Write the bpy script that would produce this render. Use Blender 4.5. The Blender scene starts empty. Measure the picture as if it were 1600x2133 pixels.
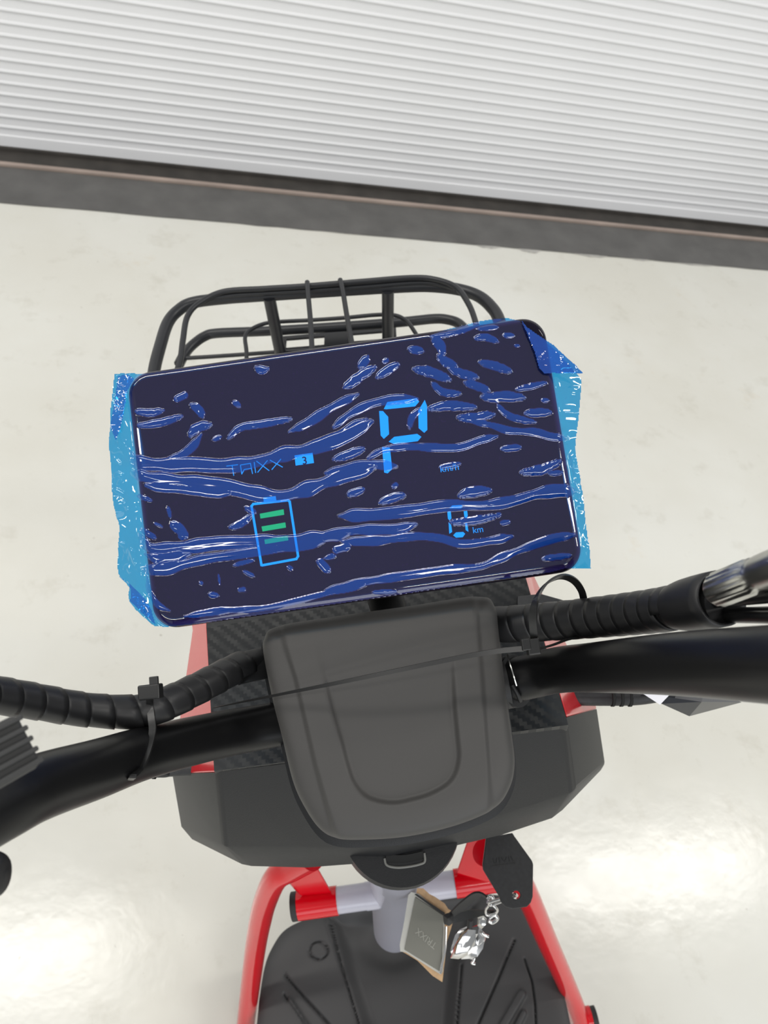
import bpy, bmesh, math, random
import numpy as np
from mathutils import Vector, Matrix
random.seed(7); rng = np.random.RandomState(7)
sc = bpy.context.scene
# ------------------------------------------------------------------ camera
F = 1600.0; CAMH = 1.40
_n = np.array([-405., 1300., 1600.]); _n /= np.linalg.norm(_n)      # straight down, seen from the lens
_x = np.array([6250., -22., 1600.]); _x /= np.linalg.norm(_x); _x -= _n*(_x@_n); _x /= np.linalg.norm(_x)
_z = -_n; _y = np.cross(_z, _x)
RW = np.array([_x, _y, _z])                 # lens frame (right, down, forward) -> world
C0 = np.array([0, 0, CAMH])
cam = bpy.data.cameras.new('camera'); camo = bpy.data.objects.new('camera', cam)
sc.collection.objects.link(camo); sc.camera = camo
cam.sensor_fit = 'VERTICAL'; cam.sensor_height = 36; cam.lens = 36*F/2133
R3 = RW @ np.diag([1, -1, -1.])
M = Matrix([list(R3[i]) + [C0[i]] for i in range(3)] + [[0, 0, 0, 1]])
camo.matrix_world = M
cam.clip_start = 0.02
cam.dof.use_dof = True; cam.dof.focus_distance = 0.43; cam.dof.aperture_fstop = 17
# ------------------------------------------------------------------ light
w = bpy.data.worlds.new('world'); sc.world = w; w.use_nodes = True
w.node_tree.nodes['Background'].inputs[0].default_value = (0.93, 0.97, 1.0, 1)
w.node_tree.nodes['Background'].inputs[1].default_value = 0.30
def area(name, loc, sx, sy, power, col=(1, .97, .92), aim=None):
    l = bpy.data.lights.new(name, 'AREA'); l.shape = 'RECTANGLE'; l.size = sx; l.size_y = sy
    l.energy = power; l.color = col
    o = bpy.data.objects.new(name, l); sc.collection.objects.link(o); o.location = loc
    if aim: o.rotation_euler = (Vector(aim)-Vector(loc)).to_track_quat('-Z', 'Y').to_euler()
    return o
def strip(x, y, sx, rad=17, sy=.30): area('strip_and_fill', (x, y, 4.5), sx, sy, rad*math.pi*sx*sy)
strip(-1.9, 1.05, 3.0); strip(3.4, 1.05, 2.2); strip(.5, -3.5, 3.0); strip(-3.4, -3.5, 2.0); strip(2.6, -1.2, 2.4); strip(-4.2, 1.05, 1.2); strip(-3.9, -1.0, 2.0)  # front row follows the floor glare; nearer rear pair added to brighten the shutter
area('shutter_fill', (.4, -5.2, 1.9), 4.5, 2.6, 2.0*math.pi*4.5*2.6, (.92, .96, 1), (.4, 2, 1.2))  # unseen fill panel added behind the lens to brighten the shutter
sc.view_settings.view_transform = 'Standard'; sc.view_settings.look = 'None'
sc.view_settings.gamma = 1; sc.view_settings.use_curve_mapping = False
sc.view_settings.exposure = 0.40
# ------------------------------------------------------------------ geometry helpers
def rays(P):
    P = np.atleast_2d(np.asarray(P, float))
    d = np.stack([(P[:, 0]-800)/F, (P[:, 1]-1066.5)/F, np.ones(len(P))], 1)
    return d @ RW.T
def W(px, py, dep):                         # a point of the place at a distance along the lens axis
    return C0 + rays([(px, py)])[0]*dep
_a = np.array([1, -.13, 0.]); _a /= np.linalg.norm(_a)
_u = _z - _a*(_z@_a); _u /= np.linalg.norm(_u); _f = np.cross(_u, _a)
BA, BF, BU = RW@_a, RW@_f, RW@_u            # scooter axes in the world: right, forward, up
def nrm(v): v = np.asarray(v, float); return v/np.linalg.norm(v)
class Plane:
    def __init__(s, o, n): s.o = np.asarray(o, float); s.n = nrm(n)
    def hit(s, P):
        r = rays(P); t = ((s.o-C0)@s.n)/(r@s.n); return C0 + r*t[:, None]
def PH(zb): return Plane(C0+BU*zb, BU)      # level plane of the scooter
# ------------------------------------------------------------------ materials
def rgb(r, g, b):
    f = lambda c: (c/255/12.92 if c <= 10 else ((c/255+.055)/1.055)**2.4)
    return (f(r), f(g), f(b), 1)
def mat(name, col, rough=.5, metal=0, coat=0, bump=None, spec=.5, var=None):
    m = bpy.data.materials.new(name); m.use_nodes = True; nt = m.node_tree; b = nt.nodes['Principled BSDF']
    b.inputs['Base Color'].default_value = col if len(col) == 4 else (*col, 1)
    b.inputs['Roughness'].default_value = rough; b.inputs['Metallic'].default_value = metal
    b.inputs['Coat Weight'].default_value = coat; b.inputs['Coat Roughness'].default_value = .08
    b.inputs['Specular IOR Level'].default_value = spec
    tc = nt.nodes.new('ShaderNodeTexCoord')
    if bump:
        n = nt.nodes.new('ShaderNodeTexNoise'); n.inputs['Scale'].default_value = bump[0]; n.inputs['Detail'].default_value = 3
        nt.links.new(tc.outputs['Object'], n.inputs['Vector'])
        bp = nt.nodes.new('ShaderNodeBump'); bp.inputs['Strength'].default_value = bump[1]; bp.inputs['Distance'].default_value = bump[2]
        nt.links.new(n.outputs[0], bp.inputs['Height']); nt.links.new(bp.outputs[0], b.inputs['Normal'])
    if var:
        n = nt.nodes.new('ShaderNodeTexNoise'); n.inputs['Scale'].default_value = var[0]; n.inputs['Detail'].default_value = 4
        nt.links.new(tc.outputs['Object'], n.inputs['Vector'])
        r = nt.nodes.new('ShaderNodeValToRGB'); c = np.array(b.inputs['Base Color'].default_value)[:3]
        r.color_ramp.elements[0].position = .3; r.color_ramp.elements[1].position = .7
        r.color_ramp.elements[0].color = (*(c*(1-var[1])), 1); r.color_ramp.elements[1].color = (*np.minimum(c*(1+var[1]), 1), 1)
        nt.links.new(n.outputs[0], r.inputs[0]); nt.links.new(r.outputs[0], b.inputs['Base Color'])
    return m
def emis(name, col, s):
    m = bpy.data.materials.new(name); m.use_nodes = True; b = m.node_tree.nodes['Principled BSDF']
    b.inputs['Base Color'].default_value = (0, 0, 0, 1)
    b.inputs['Emission Color'].default_value = (*col, 1); b.inputs['Emission Strength'].default_value = s
    return m
MT = dict(
    cover=mat('matte black plastic', (.052, .050, .048), .55, bump=(2600, .25, .0002), spec=.45),
    bar=mat('satin black paint', (.005, .005, .0055), .36, spec=.28),
    rubber=mat('black rubber', (.016, .016, .017), .5, bump=(900, .15, .0003), spec=.4),
    wrap=mat('black spiral wrap plastic', (.014, .014, .015), .42, spec=.45),
    black=mat('black plastic', (.012, .0125, .014), .48, bump=(1800, .3, .0003), var=(300, .3)),
    shroud=mat('grained black shroud plastic', (.010, .0105, .012), .48, spec=.36, bump=(1500, .5, .0003)),
    tie=mat('black nylon', (.012, .012, .012), .33),
    red=mat('red lacquer', (.62, .0, .008), .2, coat=.25, spec=.35),
    redpanel=mat('red shroud lacquer', (.62, .003, .012), .25, coat=.3),
    grey=mat('lavender grey paint', (.46, .46, .54), .3, coat=.4),
    rack=mat('black powder coat', (.012, .013, .016), .38),
    board=mat('charcoal footboard plastic', (.034, .034, .035), .55, bump=(1200, .3, .0003)),
    chrome=mat('chrome', (.62, .61, .60), .12, metal=1),
    steel=mat('brushed steel', (.55, .55, .52), .28, metal=1),
    glassblack=mat('black display glass', (.006, .004, .012), .07, spec=.22),
    grip=mat('grey ribbed rubber', (.045, .045, .045), .6),
    white=mat('white reflector', (.85, .85, .9), .3),
    smoke=mat('smoked lens', (.02, .022, .028), .12, coat=.5),
    tan=mat('tan board', (.55, .36, .20), .7, var=(200, .12)),
    tagm=mat('grey green tag', (.17, .17, .145), .45),
    tagtext=mat('pale print', (.34, .34, .30), .5),
    sleeve=mat('translucent sleeve plastic', (.50, .50, .46), .35),
    dark=mat('dark void', (.002, .002, .002), .8),
    blue=emis('blue display light', (.0, .52, 1.0), 1.25),
    blued=emis('dim blue display light', (.05, .48, .88), 1.15),
    green=emis('green display light', (.05, .78, .16), 1.0),
    blk2=mat('display print black', (.004, .01, .04), .5),
    slotgrey=mat('worn grey slot edge', (.16, .16, .15), .4),
    tyre=mat('tyre rubber', (.02, .02, .02), .8),
)
def door_mat():
    m = mat('white shutter enamel', (.82, .82, .83), .34, spec=.5, var=(1.2, .03)); return m
MT['door'] = door_mat()
def carbon():
    m = mat('carbon weave print', (.02, .02, .02), .3, spec=.5); nt = m.node_tree; b = nt.nodes['Principled BSDF']
    g = nt.nodes.new('ShaderNodeNewGeometry')
    def axis(v, s):
        d = nt.nodes.new('ShaderNodeVectorMath'); d.operation = 'DOT_PRODUCT'; d.inputs[1].default_value = list(v*s)
        nt.links.new(g.outputs['Position'], d.inputs[0]); return d.outputs['Value']
    cb = nt.nodes.new('ShaderNodeCombineXYZ'); nt.links.new(axis(BA, 1/.0026), cb.inputs[0]); nt.links.new(axis(BF, 1/.0026), cb.inputs[1])
    def fl(o):
        f = nt.nodes.new('ShaderNodeMath'); f.operation = 'FLOOR'; nt.links.new(o, f.inputs[0]); return f.outputs[0]
    sx, sy = fl(cb.inputs[0].links[0].from_socket), fl(cb.inputs[1].links[0].from_socket)
    ad = nt.nodes.new('ShaderNodeMath'); ad.operation = 'ADD'; nt.links.new(sx, ad.inputs[0]); nt.links.new(sy, ad.inputs[1])
    md = nt.nodes.new('ShaderNodeMath'); md.operation = 'FLOORED_MODULO'; md.inputs[1].default_value = 4; nt.links.new(ad.outputs[0], md.inputs[0])
    gt = nt.nodes.new('ShaderNodeMath'); gt.operation = 'GREATER_THAN'; gt.inputs[1].default_value = 1.5; nt.links.new(md.outputs[0], gt.inputs[0])
    r = nt.nodes.new('ShaderNodeValToRGB'); r.color_ramp.elements[0].color = (.006, .007, .008, 1); r.color_ramp.elements[1].color = (.020, .021, .021, 1)
    nz = nt.nodes.new('ShaderNodeTexNoise'); nz.inputs['Scale'].default_value = 140; nz.inputs['Detail'].default_value = 1
    mu = nt.nodes.new('ShaderNodeMath'); mu.operation = 'MULTIPLY'; mr = nt.nodes.new('ShaderNodeMapRange'); mr.inputs[1].default_value = .38; mr.inputs[2].default_value = .66
    nt.links.new(g.outputs['Position'], nz.inputs['Vector']); nt.links.new(nz.outputs[0], mr.inputs[0]); nt.links.new(mr.outputs[0], mu.inputs[0]); nt.links.new(gt.outputs[0], mu.inputs[1])
    nt.links.new(mu.outputs[0], r.inputs[0]); nt.links.new(r.outputs[0], b.inputs['Base Color'])
    r2 = nt.nodes.new('ShaderNodeMapRange'); r2.inputs[3].default_value = .28; r2.inputs[4].default_value = .5
    nt.links.new(gt.outputs[0], r2.inputs[0]); nt.links.new(r2.outputs[0], b.inputs['Roughness'])
    return m
MT['carbon'] = carbon()
def floor_mat():
    m = mat('painted concrete', (.6, .6, .55), .3, spec=.45); nt = m.node_tree; b = nt.nodes['Principled BSDF']
    tc = nt.nodes.new('ShaderNodeNewGeometry')
    def noise(s, d, ro=.55):
        n = nt.nodes.new('ShaderNodeTexNoise'); n.inputs['Scale'].default_value = s; n.inputs['Detail'].default_value = d
        n.inputs['Roughness'].default_value = ro; nt.links.new(tc.outputs['Position'], n.inputs['Vector']); return n.outputs[0]
    def ramp(o, stops):
        r = nt.nodes.new('ShaderNodeValToRGB'); e = r.color_ramp.elements
        e[0].position, e[0].color = stops[0]; e[1].position, e[1].color = stops[1]
        nt.links.new(o, r.inputs[0]); return r.outputs[0]
    def mul(a, c, f=1.0):
        x = nt.nodes.new('ShaderNodeMix'); x.data_type = 'RGBA'; x.blend_type = 'MULTIPLY'; x.inputs[0].default_value = f
        nt.links.new(a, x.inputs[6]); nt.links.new(c, x.inputs[7]); return x.outputs[2]
    base = ramp(noise(1.6, 4), [(.35, (.655, .64, .575, 1)), (.65, (.71, .705, .655, 1))])
    st = ramp(noise(9, 7, .7), [(.30, (.90, .89, .87, 1)), (.44, (1, 1, 1, 1))])
    rust = ramp(noise(3.3, 8, .72), [(.62, (1, 1, 1, 1)), (.80, (.93, .84, .74, 1))])
    spk = ramp(noise(70, 2, .5), [(.20, (.70, .68, .66, 1)), (.255, (1, 1, 1, 1))])
    c = mul(mul(mul(base, st), rust), spk)
    nt.links.new(c, b.inputs['Base Color'])
    r = nt.nodes.new('ShaderNodeMapRange'); r.inputs[3].default_value = .10; r.inputs[4].default_value = .26
    nt.links.new(noise(14, 5, .65), r.inputs[0]); nt.links.new(r.outputs[0], b.inputs['Roughness'])
    bp = nt.nodes.new('ShaderNodeBump'); bp.inputs['Strength'].default_value = .25; bp.inputs['Distance'].default_value = .004
    nt.links.new(noise(11, 4), bp.inputs['Height']); nt.links.new(bp.outputs[0], b.inputs['Normal'])
    return m
MT['floor'] = floor_mat()
MT['asphalt'] = mat('worn dark grey threshold', (.105, .102, .098), .6, bump=(120, .4, .002), var=(9, .18))
MT['seal'] = mat('dark rubber seal', (.04, .035, .030), .7, var=(12, .3))
MT['lip'] = mat('rusty steel lip', (.34, .27, .23), .5, var=(5, .2))
MT['chip'] = mat('bare concrete chip', (.42, .41, .385), .75, var=(60, .12))
def film_mat():
    m = bpy.data.materials.new('blue protective film'); m.use_nodes = True; nt = m.node_tree; nt.nodes.clear()
    N = nt.nodes.new; L = nt.links.new
    out = N('ShaderNodeOutputMaterial')
    at = N('ShaderNodeAttribute'); at.attribute_name = 'lift'
    tr = N('ShaderNodeBsdfTransparent'); tr.inputs[0].default_value = (.045, .50, .93, 1)
    di = N('ShaderNodeBsdfDiffuse'); di.inputs[0].default_value = (.008, .075, .42, 1)
    gl = N('ShaderNodeBsdfGlossy'); gl.inputs['Roughness'].default_value = .05
    fr = N('ShaderNodeFresnel'); fr.inputs[0].default_value = 1.55
    bf = N('ShaderNodeNewGeometry'); io = N('ShaderNodeMix'); io.inputs[2].default_value = 1.55; io.inputs[3].default_value = 1/1.55
    L(bf.outputs['Backfacing'], io.inputs[0]); L(io.outputs[0], fr.inputs[0])
    fc = N('ShaderNodeMath'); fc.operation = 'MULTIPLY'; fc.inputs[1].default_value = 1.7; L(fr.outputs[0], fc.inputs[0])
    cm = N('ShaderNodeMix'); cm.data_type = 'RGBA'; cm.inputs[6].default_value = (.11, .05, .36, 1); cm.inputs[7].default_value = (.006, .066, .40, 1)  # lifted film: air-gap reflections put into the diffuse blue
    L(at.outputs['Fac'], cm.inputs[0]); L(cm.outputs[2], di.inputs[0])
    # tiny trapped dust specks
    g = N('ShaderNodeNewGeometry'); vo = N('ShaderNodeTexVoronoi'); vo.inputs['Scale'].default_value = 330
    L(g.outputs['Position'], vo.inputs['Vector'])
    lt = N('ShaderNodeMath'); lt.operation = 'LESS_THAN'; lt.inputs[1].default_value = .13; L(vo.outputs['Distance'], lt.inputs[0])
    sm = N('ShaderNodeMath'); sm.operation = 'MULTIPLY'; sm.inputs[1].default_value = .06; L(lt.outputs[0], sm.inputs[0])
    k = N('ShaderNodeMath'); k.operation = 'MULTIPLY_ADD'; k.inputs[1].default_value = .46; k.inputs[2].default_value = .06
    L(at.outputs['Fac'], k.inputs[0])
    ad = N('ShaderNodeMath'); ad.operation = 'ADD'; ad.use_clamp = True; L(k.outputs[0], ad.inputs[0]); L(sm.outputs[0], ad.inputs[1])
    m1 = N('ShaderNodeMixShader'); L(ad.outputs[0], m1.inputs[0]); L(tr.outputs[0], m1.inputs[1]); L(di.outputs[0], m1.inputs[2])
    m2 = N('ShaderNodeMixShader'); L(fc.outputs[0], m2.inputs[0]); L(m1.outputs[0], m2.inputs[1]); L(gl.outputs[0], m2.inputs[2])
    L(m2.outputs[0], out.inputs[0])
    return m
MT['film'] = film_mat()
# ------------------------------------------------------------------ objects
ORG = {}
def tag(o, label=None, cat=None, group=None, kind=None):
    for k, v in (('label', label), ('category', cat), ('group', group), ('kind', kind)):
        if v: o[k] = v
    return o
def link(o, org, parent=None):
    sc.collection.objects.link(o); org = np.asarray(org, float); ORG[o.name] = org
    if parent is not None: o.parent = parent; o.location = org-ORG[parent.name]
    else: o.location = org
    return o
def empty(name, loc): return link(bpy.data.objects.new(name, None), loc)
def mesh(name, V, Fc, m, parent=None, smooth=True, angle=35, bevel=0, seg=2, org=None):
    V = np.asarray(V, float); o0 = V.mean(0) if org is None else np.asarray(org, float)
    me = bpy.data.meshes.new(name); me.from_pydata((V-o0).tolist(), [], [list(map(int, f)) for f in Fc])
    bm = bmesh.new(); bm.from_mesh(me); bmesh.ops.recalc_face_normals(bm, faces=bm.faces); bm.to_mesh(me); bm.free()
    me.materials.append(MT[m] if isinstance(m, str) else m)
    if smooth: me.shade_smooth(); me.set_sharp_from_angle(angle=math.radians(angle))
    o = bpy.data.objects.new(name, me); link(o, o0, parent)
    if bevel:
        b = o.modifiers.new('bevel', 'BEVEL'); b.width = bevel; b.segments = seg; b.limit_method = 'ANGLE'; b.angle_limit = math.radians(30)
        me.shade_smooth()
        try: b.harden_normals = True
        except Exception: pass
    return o
def cat(P, n=8, closed=False):              # Catmull-Rom through points of any width
    P = np.asarray(P, float); out = []; k = len(P)
    rngi = range(k if closed else k-1)
    for i in rngi:
        g = lambda j: P[j % k] if closed else P[min(max(j, 0), k-1)]
        p0, p1, p2, p3 = g(i-1), g(i), g(i+1), g(i+2)
        for t in np.arange(n)/n:
            out.append(.5*((2*p1)+(-p0+p2)*t+(2*p0-5*p1+4*p2-p3)*t*t+(-p0+3*p1-3*p2+p3)*t**3))
    if not closed: out.append(P[-1])
    return np.array(out)
def frames(P):
    T = np.gradient(P, axis=0); T /= np.linalg.norm(T, axis=1)[:, None]
    n = nrm(np.cross(T[0], [.3, .2, .9])); N = []
    for t in T:
        n = n-t*(n@t); n = n/np.linalg.norm(n); N.append(n)
    N = np.array(N); return T, N, np.cross(T, N)
def tube_vf(P, r, seg=20, cap=True):
    P = np.asarray(P, float); r = np.broadcast_to(r, (len(P),)); T, N, B = frames(P)
    th = np.arange(seg)/seg*2*math.pi; V = []; Fc = []
    for i in range(len(P)):
        V += [P[i]+r[i]*(N[i]*math.cos(t)+B[i]*math.sin(t)) for t in th]
    for i in range(len(P)-1):
        for j in range(seg):
            k = (j+1) % seg; Fc.append((i*seg+j, i*seg+k, (i+1)*seg+k, (i+1)*seg+j))
    if cap: Fc.append(tuple(range(seg))[::-1]); Fc.append(tuple((len(P)-1)*seg+j for j in range(seg)))
    return V, Fc
def tube(name, pts, r, m, parent=None, seg=20, n=8, **k):   # pts world points; a radius per point or one
    pts = np.asarray(pts, float)
    if np.ndim(r): q = cat(np.hstack([pts, np.asarray(r, float)[:, None]]), n); P, rr = q[:, :3], q[:, 3]
    else: P, rr = (cat(pts, n) if len(pts) > 2 else np.array([pts[0], (pts[0]+pts[1])/2, pts[1]])), r
    V, Fc = tube_vf(P, rr, seg); return mesh(name, V, Fc, m, parent, angle=50, **k)
def px3(L): return [W(*p[:3]) for p in L]
def ribbon(name, pts, wd, wdt, th, m, parent=None, n=6):    # flat strap: pts, width directions, widths
    pts = np.asarray(pts, float); wd = np.broadcast_to(wd, pts.shape); wdt = np.broadcast_to(wdt, (len(pts),))
    q = cat(np.hstack([pts, wd, wdt[:, None]]), n); P = q[:, :3]; T, _, _ = frames(P); V = []; Fc = []
    for i in range(len(P)):
        x = q[i, 3:6]; x = nrm(x-T[i]*(x@T[i])); y = np.cross(T[i], x); h = q[i, 6]/2
        V += [P[i]+x*h+y*th/2, P[i]-x*h+y*th/2, P[i]-x*h-y*th/2, P[i]+x*h-y*th/2]
    for i in range(len(P)-1):
        for j in range(4):
            k = (j+1) % 4; Fc.append((i*4+j, i*4+k, (i+1)*4+k, (i+1)*4+j))
    e = (len(P)-1)*4; Fc += [(0, 1, 2, 3), (e, e+1, e+2, e+3)]
    return mesh(name, V, Fc, m, parent, angle=40)
def prism(name, poly, d, m, parent=None, **k):              # planar outline pushed along d
    poly = np.asarray(poly, float); d = np.asarray(d, float); n = len(poly)
    V = list(poly)+list(poly+d); Fc = [tuple(range(n)), tuple(range(2*n-1, n-1, -1))]
    Fc += [(i, (i+1) % n, n+(i+1) % n, n+i) for i in range(n)]
    return mesh(name, V, Fc, m, parent, **k)
def hull(name, pts, m, parent=None, **k):
    bm = bmesh.new(); [bm.verts.new(p) for p in pts]; r = bmesh.ops.convex_hull(bm, input=bm.verts)
    bmesh.ops.delete(bm, geom=list({*r['geom_interior'], *r['geom_unused']}), context='VERTS')
    bm.verts.index_update(); V = [v.co[:] for v in bm.verts]; Fc = [[v.index for v in f.verts] for f in bm.faces]; bm.free()
    return mesh(name, V, Fc, m, parent, **k)
def box_vf(c, x, y, z, sx, sy, sz):
    V = [np.asarray(c)+x*sx*i/2+y*sy*j/2+z*sz*k/2 for i in (-1, 1) for j in (-1, 1) for k in (-1, 1)]
    return V, [(0, 1, 3, 2), (4, 6, 7, 5), (0, 4, 5, 1), (2, 3, 7, 6), (0, 2, 6, 4), (1, 5, 7, 3)]
def box(name, c, x, y, z, s, m, parent=None, **k):
    V, Fc = box_vf(c, x, y, z, *s); return mesh(name, V, Fc, m, parent, **k)
def seg_dist(P, A, B):
    A = np.asarray(A, float); B = np.asarray(B, float); d = B-A; L = d@d
    t = np.clip(((P-A)@d)/max(L, 1e-9), 0, 1); return np.linalg.norm(P-(A+t[:, None]*d), axis=1)
def poly_dist(P, L, closed=False):
    L = list(L)+([L[0]] if closed else []); D = np.full(len(P), 1e9)
    for a, b in zip(L[:-1], L[1:]): D = np.minimum(D, seg_dist(P, a, b))
    return D
def inside(P, L):
    L = np.asarray(L, float); r = np.zeros(len(P), bool); x, y = P[:, 0], P[:, 1]; j = len(L)-1
    for i in range(len(L)):
        a, b = L[i], L[j]
        if a[1] != b[1]:
            c = ((a[1] > y) != (b[1] > y)) & (x < (b[0]-a[0])*(y-a[1])/(b[1]-a[1])+a[0]); r ^= c
        j = i
    return r
def sdf(P, L): d = poly_dist(P, L, True); return np.where(inside(P, L), d, -d)
def sst(a, b, x): t = np.clip((x-a)/(b-a), 0, 1); return t*t*(3-2*t)
def vnoise(P, s, seed=0):                    # smooth value noise, vectorised
    r = np.random.RandomState(seed).rand(64, 64); q = P/s; i = np.floor(q).astype(int); f = q-i; f = f*f*(3-2*f)
    g = lambda a, b: r[(i[:, 0]+a) % 64, (i[:, 1]+b) % 64]
    return (g(0, 0)*(1-f[:, 0])+g(1, 0)*f[:, 0])*(1-f[:, 1])+(g(0, 1)*(1-f[:, 0])+g(1, 1)*f[:, 0])*f[:, 1]
def shell(name, outline, plane, hfun, m, parent=None, rings=60, nout=220, depth=.03, taper=.96, centre=None, angle=35):
    # a moulded panel: outline in plan, height field on top, walls going down
    O = np.asarray(outline, float); c = np.mean(O, 0) if centre is None else np.array(centre, float)
    d = np.r_[0, np.cumsum(np.linalg.norm(np.diff(np.vstack([O, O[:1]]), axis=0), axis=1))]
    s = np.linspace(0, d[-1], nout, endpoint=False); OO = np.vstack([O, O[:1]])
    C = np.stack([np.interp(s, d, OO[:, k]) for k in (0, 1)], 1)
    ss = 1-np.linspace(0, 1, rings)**1.5*.985
    pl = np.vstack([c+(C-c)*t for t in ss]+[c[None]])
    h = hfun(pl); P = plane.hit(pl)+plane.n*h[:, None]
    V = list(P); Fc = []
    for i in range(rings-1):
        for j in range(nout):
            k = (j+1) % nout; Fc.append((i*nout+j, i*nout+k, (i+1)*nout+k, (i+1)*nout+j))
    b = (rings-1)*nout; cc = rings*nout
    Fc += [(b+j, b+(j+1) % nout, cc) for j in range(nout)]
    st = len(V); cw = P[cc]-plane.n*depth
    for j in range(nout): V.append(P[j]-plane.n*depth+(cw-P[j]+plane.n*depth*0)*(1-taper))
    Fc += [(j, (j+1) % nout, st+(j+1) % nout, st+j) for j in range(nout)]
    return mesh(name, V, Fc, m, parent, angle=angle)
from mathutils.bvhtree import BVHTree
def onto(o, L, off=.0005):                   # drop points onto the visible face of a part
    org = ORG[o.name]; t = BVHTree.FromPolygons([Vector(v.co)+Vector(org) for v in o.data.vertices], [list(p.vertices) for p in o.data.polygons])
    out = []
    for p in L:
        d = Vector(rays([p])[0]).normalized(); h = t.ray_cast(Vector(C0), d); out.append(np.array(h[0]-d*off) if h[0] else W(*p, .66))
    return out
# ================================================================== setting
D = 2.590
fl = mesh('floor', [(-5, -4, 0), (6, -4, 0), (6, D+.2, 0), (-5, D+.2, 0)], [(0, 1, 2, 3)], 'floor', smooth=False); tag(fl, kind='structure')
door = empty('door_1', (.8, D, 0)); tag(door, 'white corrugated roller shutter door', kind='structure'); PIT = .03385
def slat_prof():                             # shallow trough, then a bead that drops back towards the next slat
    p = []
    for t in np.linspace(0, 1, 8): p.append((.0003*math.sin(math.pi*t), .0228*t))
    for t in np.linspace(0, 1, 8)[1:]: p.append((-.0031*math.sin(math.pi*t**.6), .0228+(PIT-.0228)*t))
    return p
pr = slat_prof(); z0 = .050
V = []; Fc = []
for xx in (-4.2, 5.0):
    V += [(xx, D+y, z0+z) for y, z in pr]
n = len(pr); Fc = [(i, i+1, n+i+1, n+i) for i in range(n-1)]
V += [(xx, D+.012, z0+z) for xx in (-4.2, 5.0) for z in (0, PIT)]
Fc += [(2*n, 2*n+1, 2*n+3, 2*n+2)]
s0 = mesh('slat', V, Fc, 'door', door, angle=60)
base = np.array(s0.location)
for i in range(1, 52):
    c = s0.copy(); sc.collection.objects.link(c); c.location = base+np.array([0, 0, PIT*i])
V, Fc = box_vf((.4, D+.004, .033), np.eye(3)[0], np.eye(3)[1], np.eye(3)[2], 9.2, .016, .036); mesh('bottom_bar', V, Fc, 'door', door, smooth=False, bevel=.002)
V, Fc = box_vf((.4, D+.002, .008), np.eye(3)[0], np.eye(3)[1], np.eye(3)[2], 9.2, .022, .015); mesh('rubber_seal', V, Fc, 'seal', door, smooth=False, bevel=.003)
zt = z0+PIT*52
V, Fc = box_vf((.4, D+.06, (zt+3.6)/2), np.eye(3)[0], np.eye(3)[1], np.eye(3)[2], 9.2, .08, 3.6-zt)
tag(mesh('wall_back', V, Fc, 'door', smooth=False), kind='structure')
# threshold: dark strip with a chipped paint edge, steel lip, dark channel
xs = np.linspace(-4.2, 5, 900); jag = vnoise(np.stack([xs*400, xs*0+3], 1), 30, 3)*.004
chips = [(1.02, .05, .016), (1.18, .045, .022), (1.42, .07, .015), (1.62, .04, .010), (1.85, .09, .009), (.52, .06, .004)]
ye = 2.284-jag
V = [(x, y, .0035) for x, y in zip(xs, ye)]+[(x, 2.482, .0035) for x in xs]+[(x, y, 0) for x, y in zip(xs, ye)]
k = len(xs); Fc = [(i, i+1, k+i+1, k+i) for i in range(k-1)]+[(2*k+i, 2*k+i+1, i+1, i) for i in range(k-1)]
tag(mesh('trim_1', V, Fc, 'asphalt', smooth=False), 'dark grey threshold strip before the shutter', kind='structure')
for cx, hw, dp in chips:
    t = np.linspace(-1, 1, 22); e = (1-t*t)*dp*(.6+.6*vnoise(np.stack([t*50+cx*900, t*0], 1), 9, 5))
    V = [(cx+q*hw, 2.288, .0016) for q in t]+[(cx+q*hw, 2.283-a-.001, .0016) for q, a in zip(t, e)]
    tag(mesh('trim_4', V, [(i, i+1, 22+i+1, 22+i) for i in range(21)], 'chip', smooth=False), kind='structure')
V, Fc = box_vf((.4, 2.494, .006), np.eye(3)[0], np.eye(3)[1], np.eye(3)[2], 9.2, .016, .012)
tag(mesh('trim_2', V, Fc, 'lip', smooth=False, bevel=.003), 'thin rusty steel lip along the threshold', kind='structure')
V, Fc = box_vf((.4, 2.55, .002), np.eye(3)[0], np.eye(3)[1], np.eye(3)[2], 9.2, .10, .003)
tag(mesh('trim_3', V, Fc, 'seal', smooth=False), 'dark channel under the shutter', kind='structure')
# ================================================================== scooter
base = W(780, 1200, 1.6); base[2] = 0
SC = empty('electric_scooter', base)
tag(SC, 'red and black electric scooter seen from above its handlebar, front rack towards the shutter', 'scooter')
# --- display: pose from its four corners
cor = np.array([(260, 777), (1136, 652), (1219, 1187), (316, 1315)], float)
dc = np.stack([(cor[:, 0]-800)/F, (cor[:, 1]-1066.5)/F, np.ones(4)], 1)
zz = np.linalg.solve(np.array([-dc[1], dc[2], -dc[3]]).T, -dc[0]); zz = np.r_[1, zz]; zz *= .40/zz.mean()
CW = C0+(dc*zz[:, None])@RW.T
cD = CW.mean(0); xD = nrm(CW[1]-CW[0]+CW[2]-CW[3]); yD = (CW[0]+CW[1]-CW[2]-CW[3]); yD = nrm(yD-xD*(yD@xD)); nD = np.cross(xD, yD)
if nD@(C0-cD) < 0: nD = -nD
hx = np.linalg.norm(CW[1]-CW[0])/2; hy = np.linalg.norm(CW[3]-CW[0])/2; RC = .0125; RF = .0050
DP = Plane(cD, nD)
def dloc(P): q = DP.hit(P)-cD; return np.stack([q@xD, q@yD], 1)
def rrsdf(q, hx=hx, hy=hy, rc=RC):
    a = np.abs(q)-np.array([hx-rc, hy-rc]); return rc-np.linalg.norm(np.maximum(a, 0), axis=1)-np.minimum(a.max(1), 0)
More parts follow.
